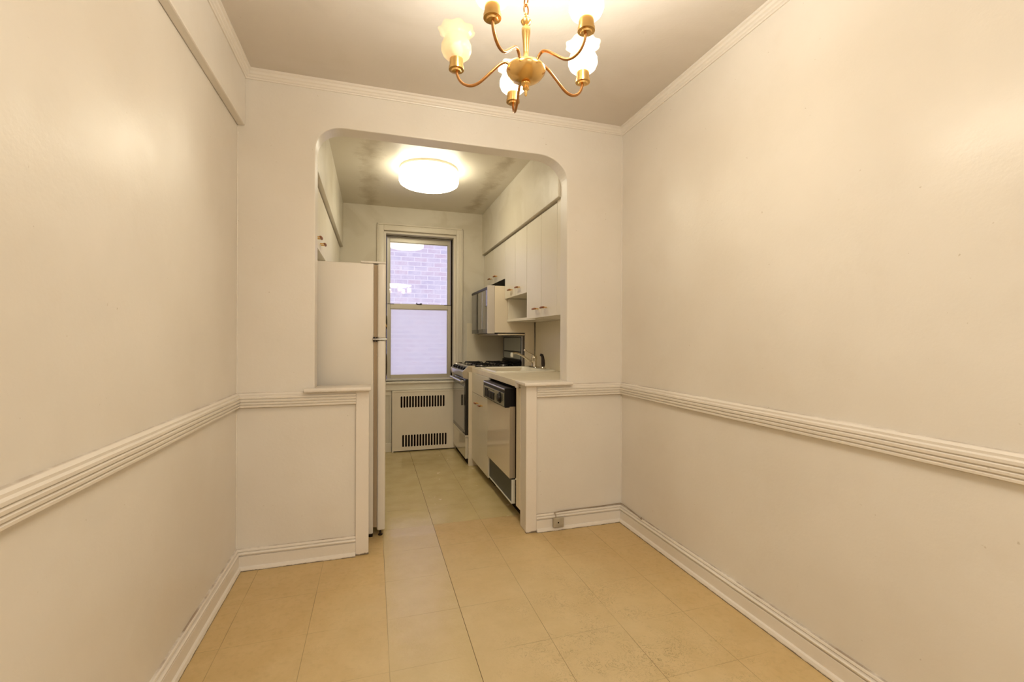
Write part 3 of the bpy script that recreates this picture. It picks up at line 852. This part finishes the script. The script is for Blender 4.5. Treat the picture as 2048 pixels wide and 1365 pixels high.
# chain of oval links up to the canopy
def link_ring(z, rot):
    pts = []
    for k in range(17):
        a = 2 * PI * k / 16
        u, v = .0085 * math.cos(a), .0165 * math.sin(a)
        pts.append((CX + u * math.cos(rot), CY + u * math.sin(rot), z + v))
    return pts
zz = 2.216; k = 0
while zz < H - .03:
    MB().tube(link_ring(zz, k * PI / 2 + .35), .0024, 7).build('chain_link', M['brassd'], ch, smooth=True)
    zz += .0275; k += 1
MB().lathe([(.004, H - .045), (.012, H - .042), (.03, H - .034), (.055, H - .016), (.062, H - .001)], (CX, CY, 0), 40).build('canopy', M['brass'], ch, smooth=True)
YAW = math.radians(17.09)
arm_prof = [(.044, 2.034), (.050, 2.050), (.064, 2.060), (.082, 2.054), (.110, 2.032), (.145, 2.004), (.172, 1.995), (.196, 2.002), (.212, 2.020), (.220, 2.046)]
def shade_mesh(px, py, z0):
    b = MB(); rings = []
    prof = [(.018, 0), (.031, .005), (.042, .015), (.0475, .029), (.0465, .043), (.041, .055), (.0365, .064), (.0365, .071), (.040, .079), (.046, .085), (.0515, .0885), (.0565, .0895)]
    n = 72
    for r, h in prof:
        k = max(0, (h - .066) / .027)
        ring_ = []
        for i in range(n):
            a = 2 * PI * i / n
            rr = r * (1 + .055 * k * math.cos(8 * a)); hh = h + .0022 * k * math.cos(8 * a + .6) + .0015 * k * math.cos(3 * a)
            ring_.append((px + rr * math.cos(a), py + rr * math.sin(a), z0 + hh))
        rings.append(ring_)
    b.loft(rings, True, False)
    return b
bulbs = []
for ai, (deg, lit) in enumerate([(27, 1), (100, 1), (172, 0), (244.5, 1), (317, 1)]):
    a = math.radians(deg) - YAW; ca, sa = math.cos(a), math.sin(a)
    R_ = {172: 1.0, 100: 1.03, 27: .97, 244.5: 1.0, 317: 1.0}[deg]
    P = [(CX + r * R_ * ca, CY + r * R_ * sa, z) for r, z in arm_prof]
    arm = MB().tube(smoothpath(P, 5), .0046, 10).build('arm', M['brassd'], ch, smooth=True)
    px, py = CX + .220 * R_ * ca, CY + .220 * R_ * sa
    MB().lathe([(.006, 2.041), (.015, 2.0425), (.0165, 2.047), (.0238, 2.048), (.0238, 2.057), (.0215, 2.0575), (.0215, 2.081), (.019, 2.0815)], (px, py, 0), 28).build('candle_cup', M['brass'], parent=arm, smooth=True)
    o = shade_mesh(px, py, 2.081).build('glass_shade', M['shade'], parent=arm, smooth=True)
    if not lit: o['label'] = 'unlit frosted shade'
    MB().lathe([(.010, 2.084), (.012, 2.090), (.019, 2.105), (.020, 2.114), (.017, 2.124), (.009, 2.132), (.001, 2.134)], (px, py, 0), 20).build('bulb', M['bulb'] if not lit else emission('lit_bulb', (1., .86, .66), 18.), parent=arm, smooth=True)
    if lit: bulbs.append((px, py, 2.118))

# ------------------------------------------------------------------ phone junction box and wire on the right baseboard
jb = thing('junction_box', (1.113, D - .03, .048), 'small grey-beige phone junction box on the baseboard right of the opening', 'junction box')
MB().box(1.078, 1.148, D - .041, D - .0185, .022, .082, .004, 3).build('cover', M['plate'], jb, smooth=True)
MB().lathe([(.0045, 0), (.0045, -.002), (.001, -.003)], (1.110, D - .041, .054), 12, axis='y').build('screw', M['void'], jb, smooth=True)
wp = [(1.098, D - .030, .084), (1.098, D - .026, .100), (1.106, D - .012, .110), (1.25, D - .006, .112), (1.42, D - .006, .113), (1.55, D - .008, .117), (1.566, D - .02, .119),
      (1.569, D - .06, .119), (1.569, D - .16, .113), (1.566, D - .245, .106), (1.560, D - .262, .108), (1.558, D - .268, .122)]
tag(MB().tube(smoothpath(wp, 5), .0028, 7).build('phone_wire', M['wire'], smooth=True), 'painted phone wire lying along the baseboard top in the right corner', 'wire')

# ------------------------------------------------------------------ camera
cam = bpy.data.cameras.new('camera'); co = bpy.data.objects.new('camera', cam); COL.objects.link(co)
cam.sensor_width = 36; cam.lens = 901.72 / 2048 * 36; cam.clip_start = .02
cam.shift_y = (678.355 - 682.5) / 2048
yaw, roll = .2983, .0036
fwd = Vector((math.sin(yaw), math.cos(yaw), 0)); r0 = Vector((math.cos(yaw), -math.sin(yaw), 0)); u0 = Vector((0, 0, 1))
r2 = r0 * math.cos(roll) + u0 * math.sin(roll); u2 = -r0 * math.sin(roll) + u0 * math.cos(roll)
co.matrix_world = Matrix(((r2.x, u2.x, -fwd.x, 0), (r2.y, u2.y, -fwd.y, 0), (r2.z, u2.z, -fwd.z, 1.2023), (0, 0, 0, 1)))
S.camera = co

# ------------------------------------------------------------------ light
for i, p in enumerate(bulbs):
    ld = bpy.data.lights.new('bulb_light', 'POINT'); ld.energy = 12.2; ld.color = (1., .985, .91); ld.shadow_soft_size = .025
    lo = bpy.data.objects.new('bulb_light', ld); COL.objects.link(lo); lo.location = (p[0], p[1], p[2] + .030)
# added fill light behind the camera, in place of an unseen ceiling lamp
ld = bpy.data.lights.new('room_fill', 'AREA'); ld.shape = 'DISK'; ld.size = .9; ld.energy = 41; ld.color = (1., .985, .91)
lo = bpy.data.objects.new('room_fill', ld); COL.objects.link(lo); lo.location = (.45, -1.2, 2.5)

wd = bpy.data.worlds.new('sky'); S.world = wd; wd.use_nodes = True
n, l = wd.node_tree.nodes, wd.node_tree.links
bgn = n['Background']; bgn.inputs[0].default_value = (.86, .87, .97, 1); bgn.inputs[1].default_value = 2.25

S.view_settings.view_transform = 'Standard'; S.view_settings.look = 'None'
S.view_settings.gamma = 1.; S.view_settings.exposure = 0.; S.view_settings.use_curve_mapping = False
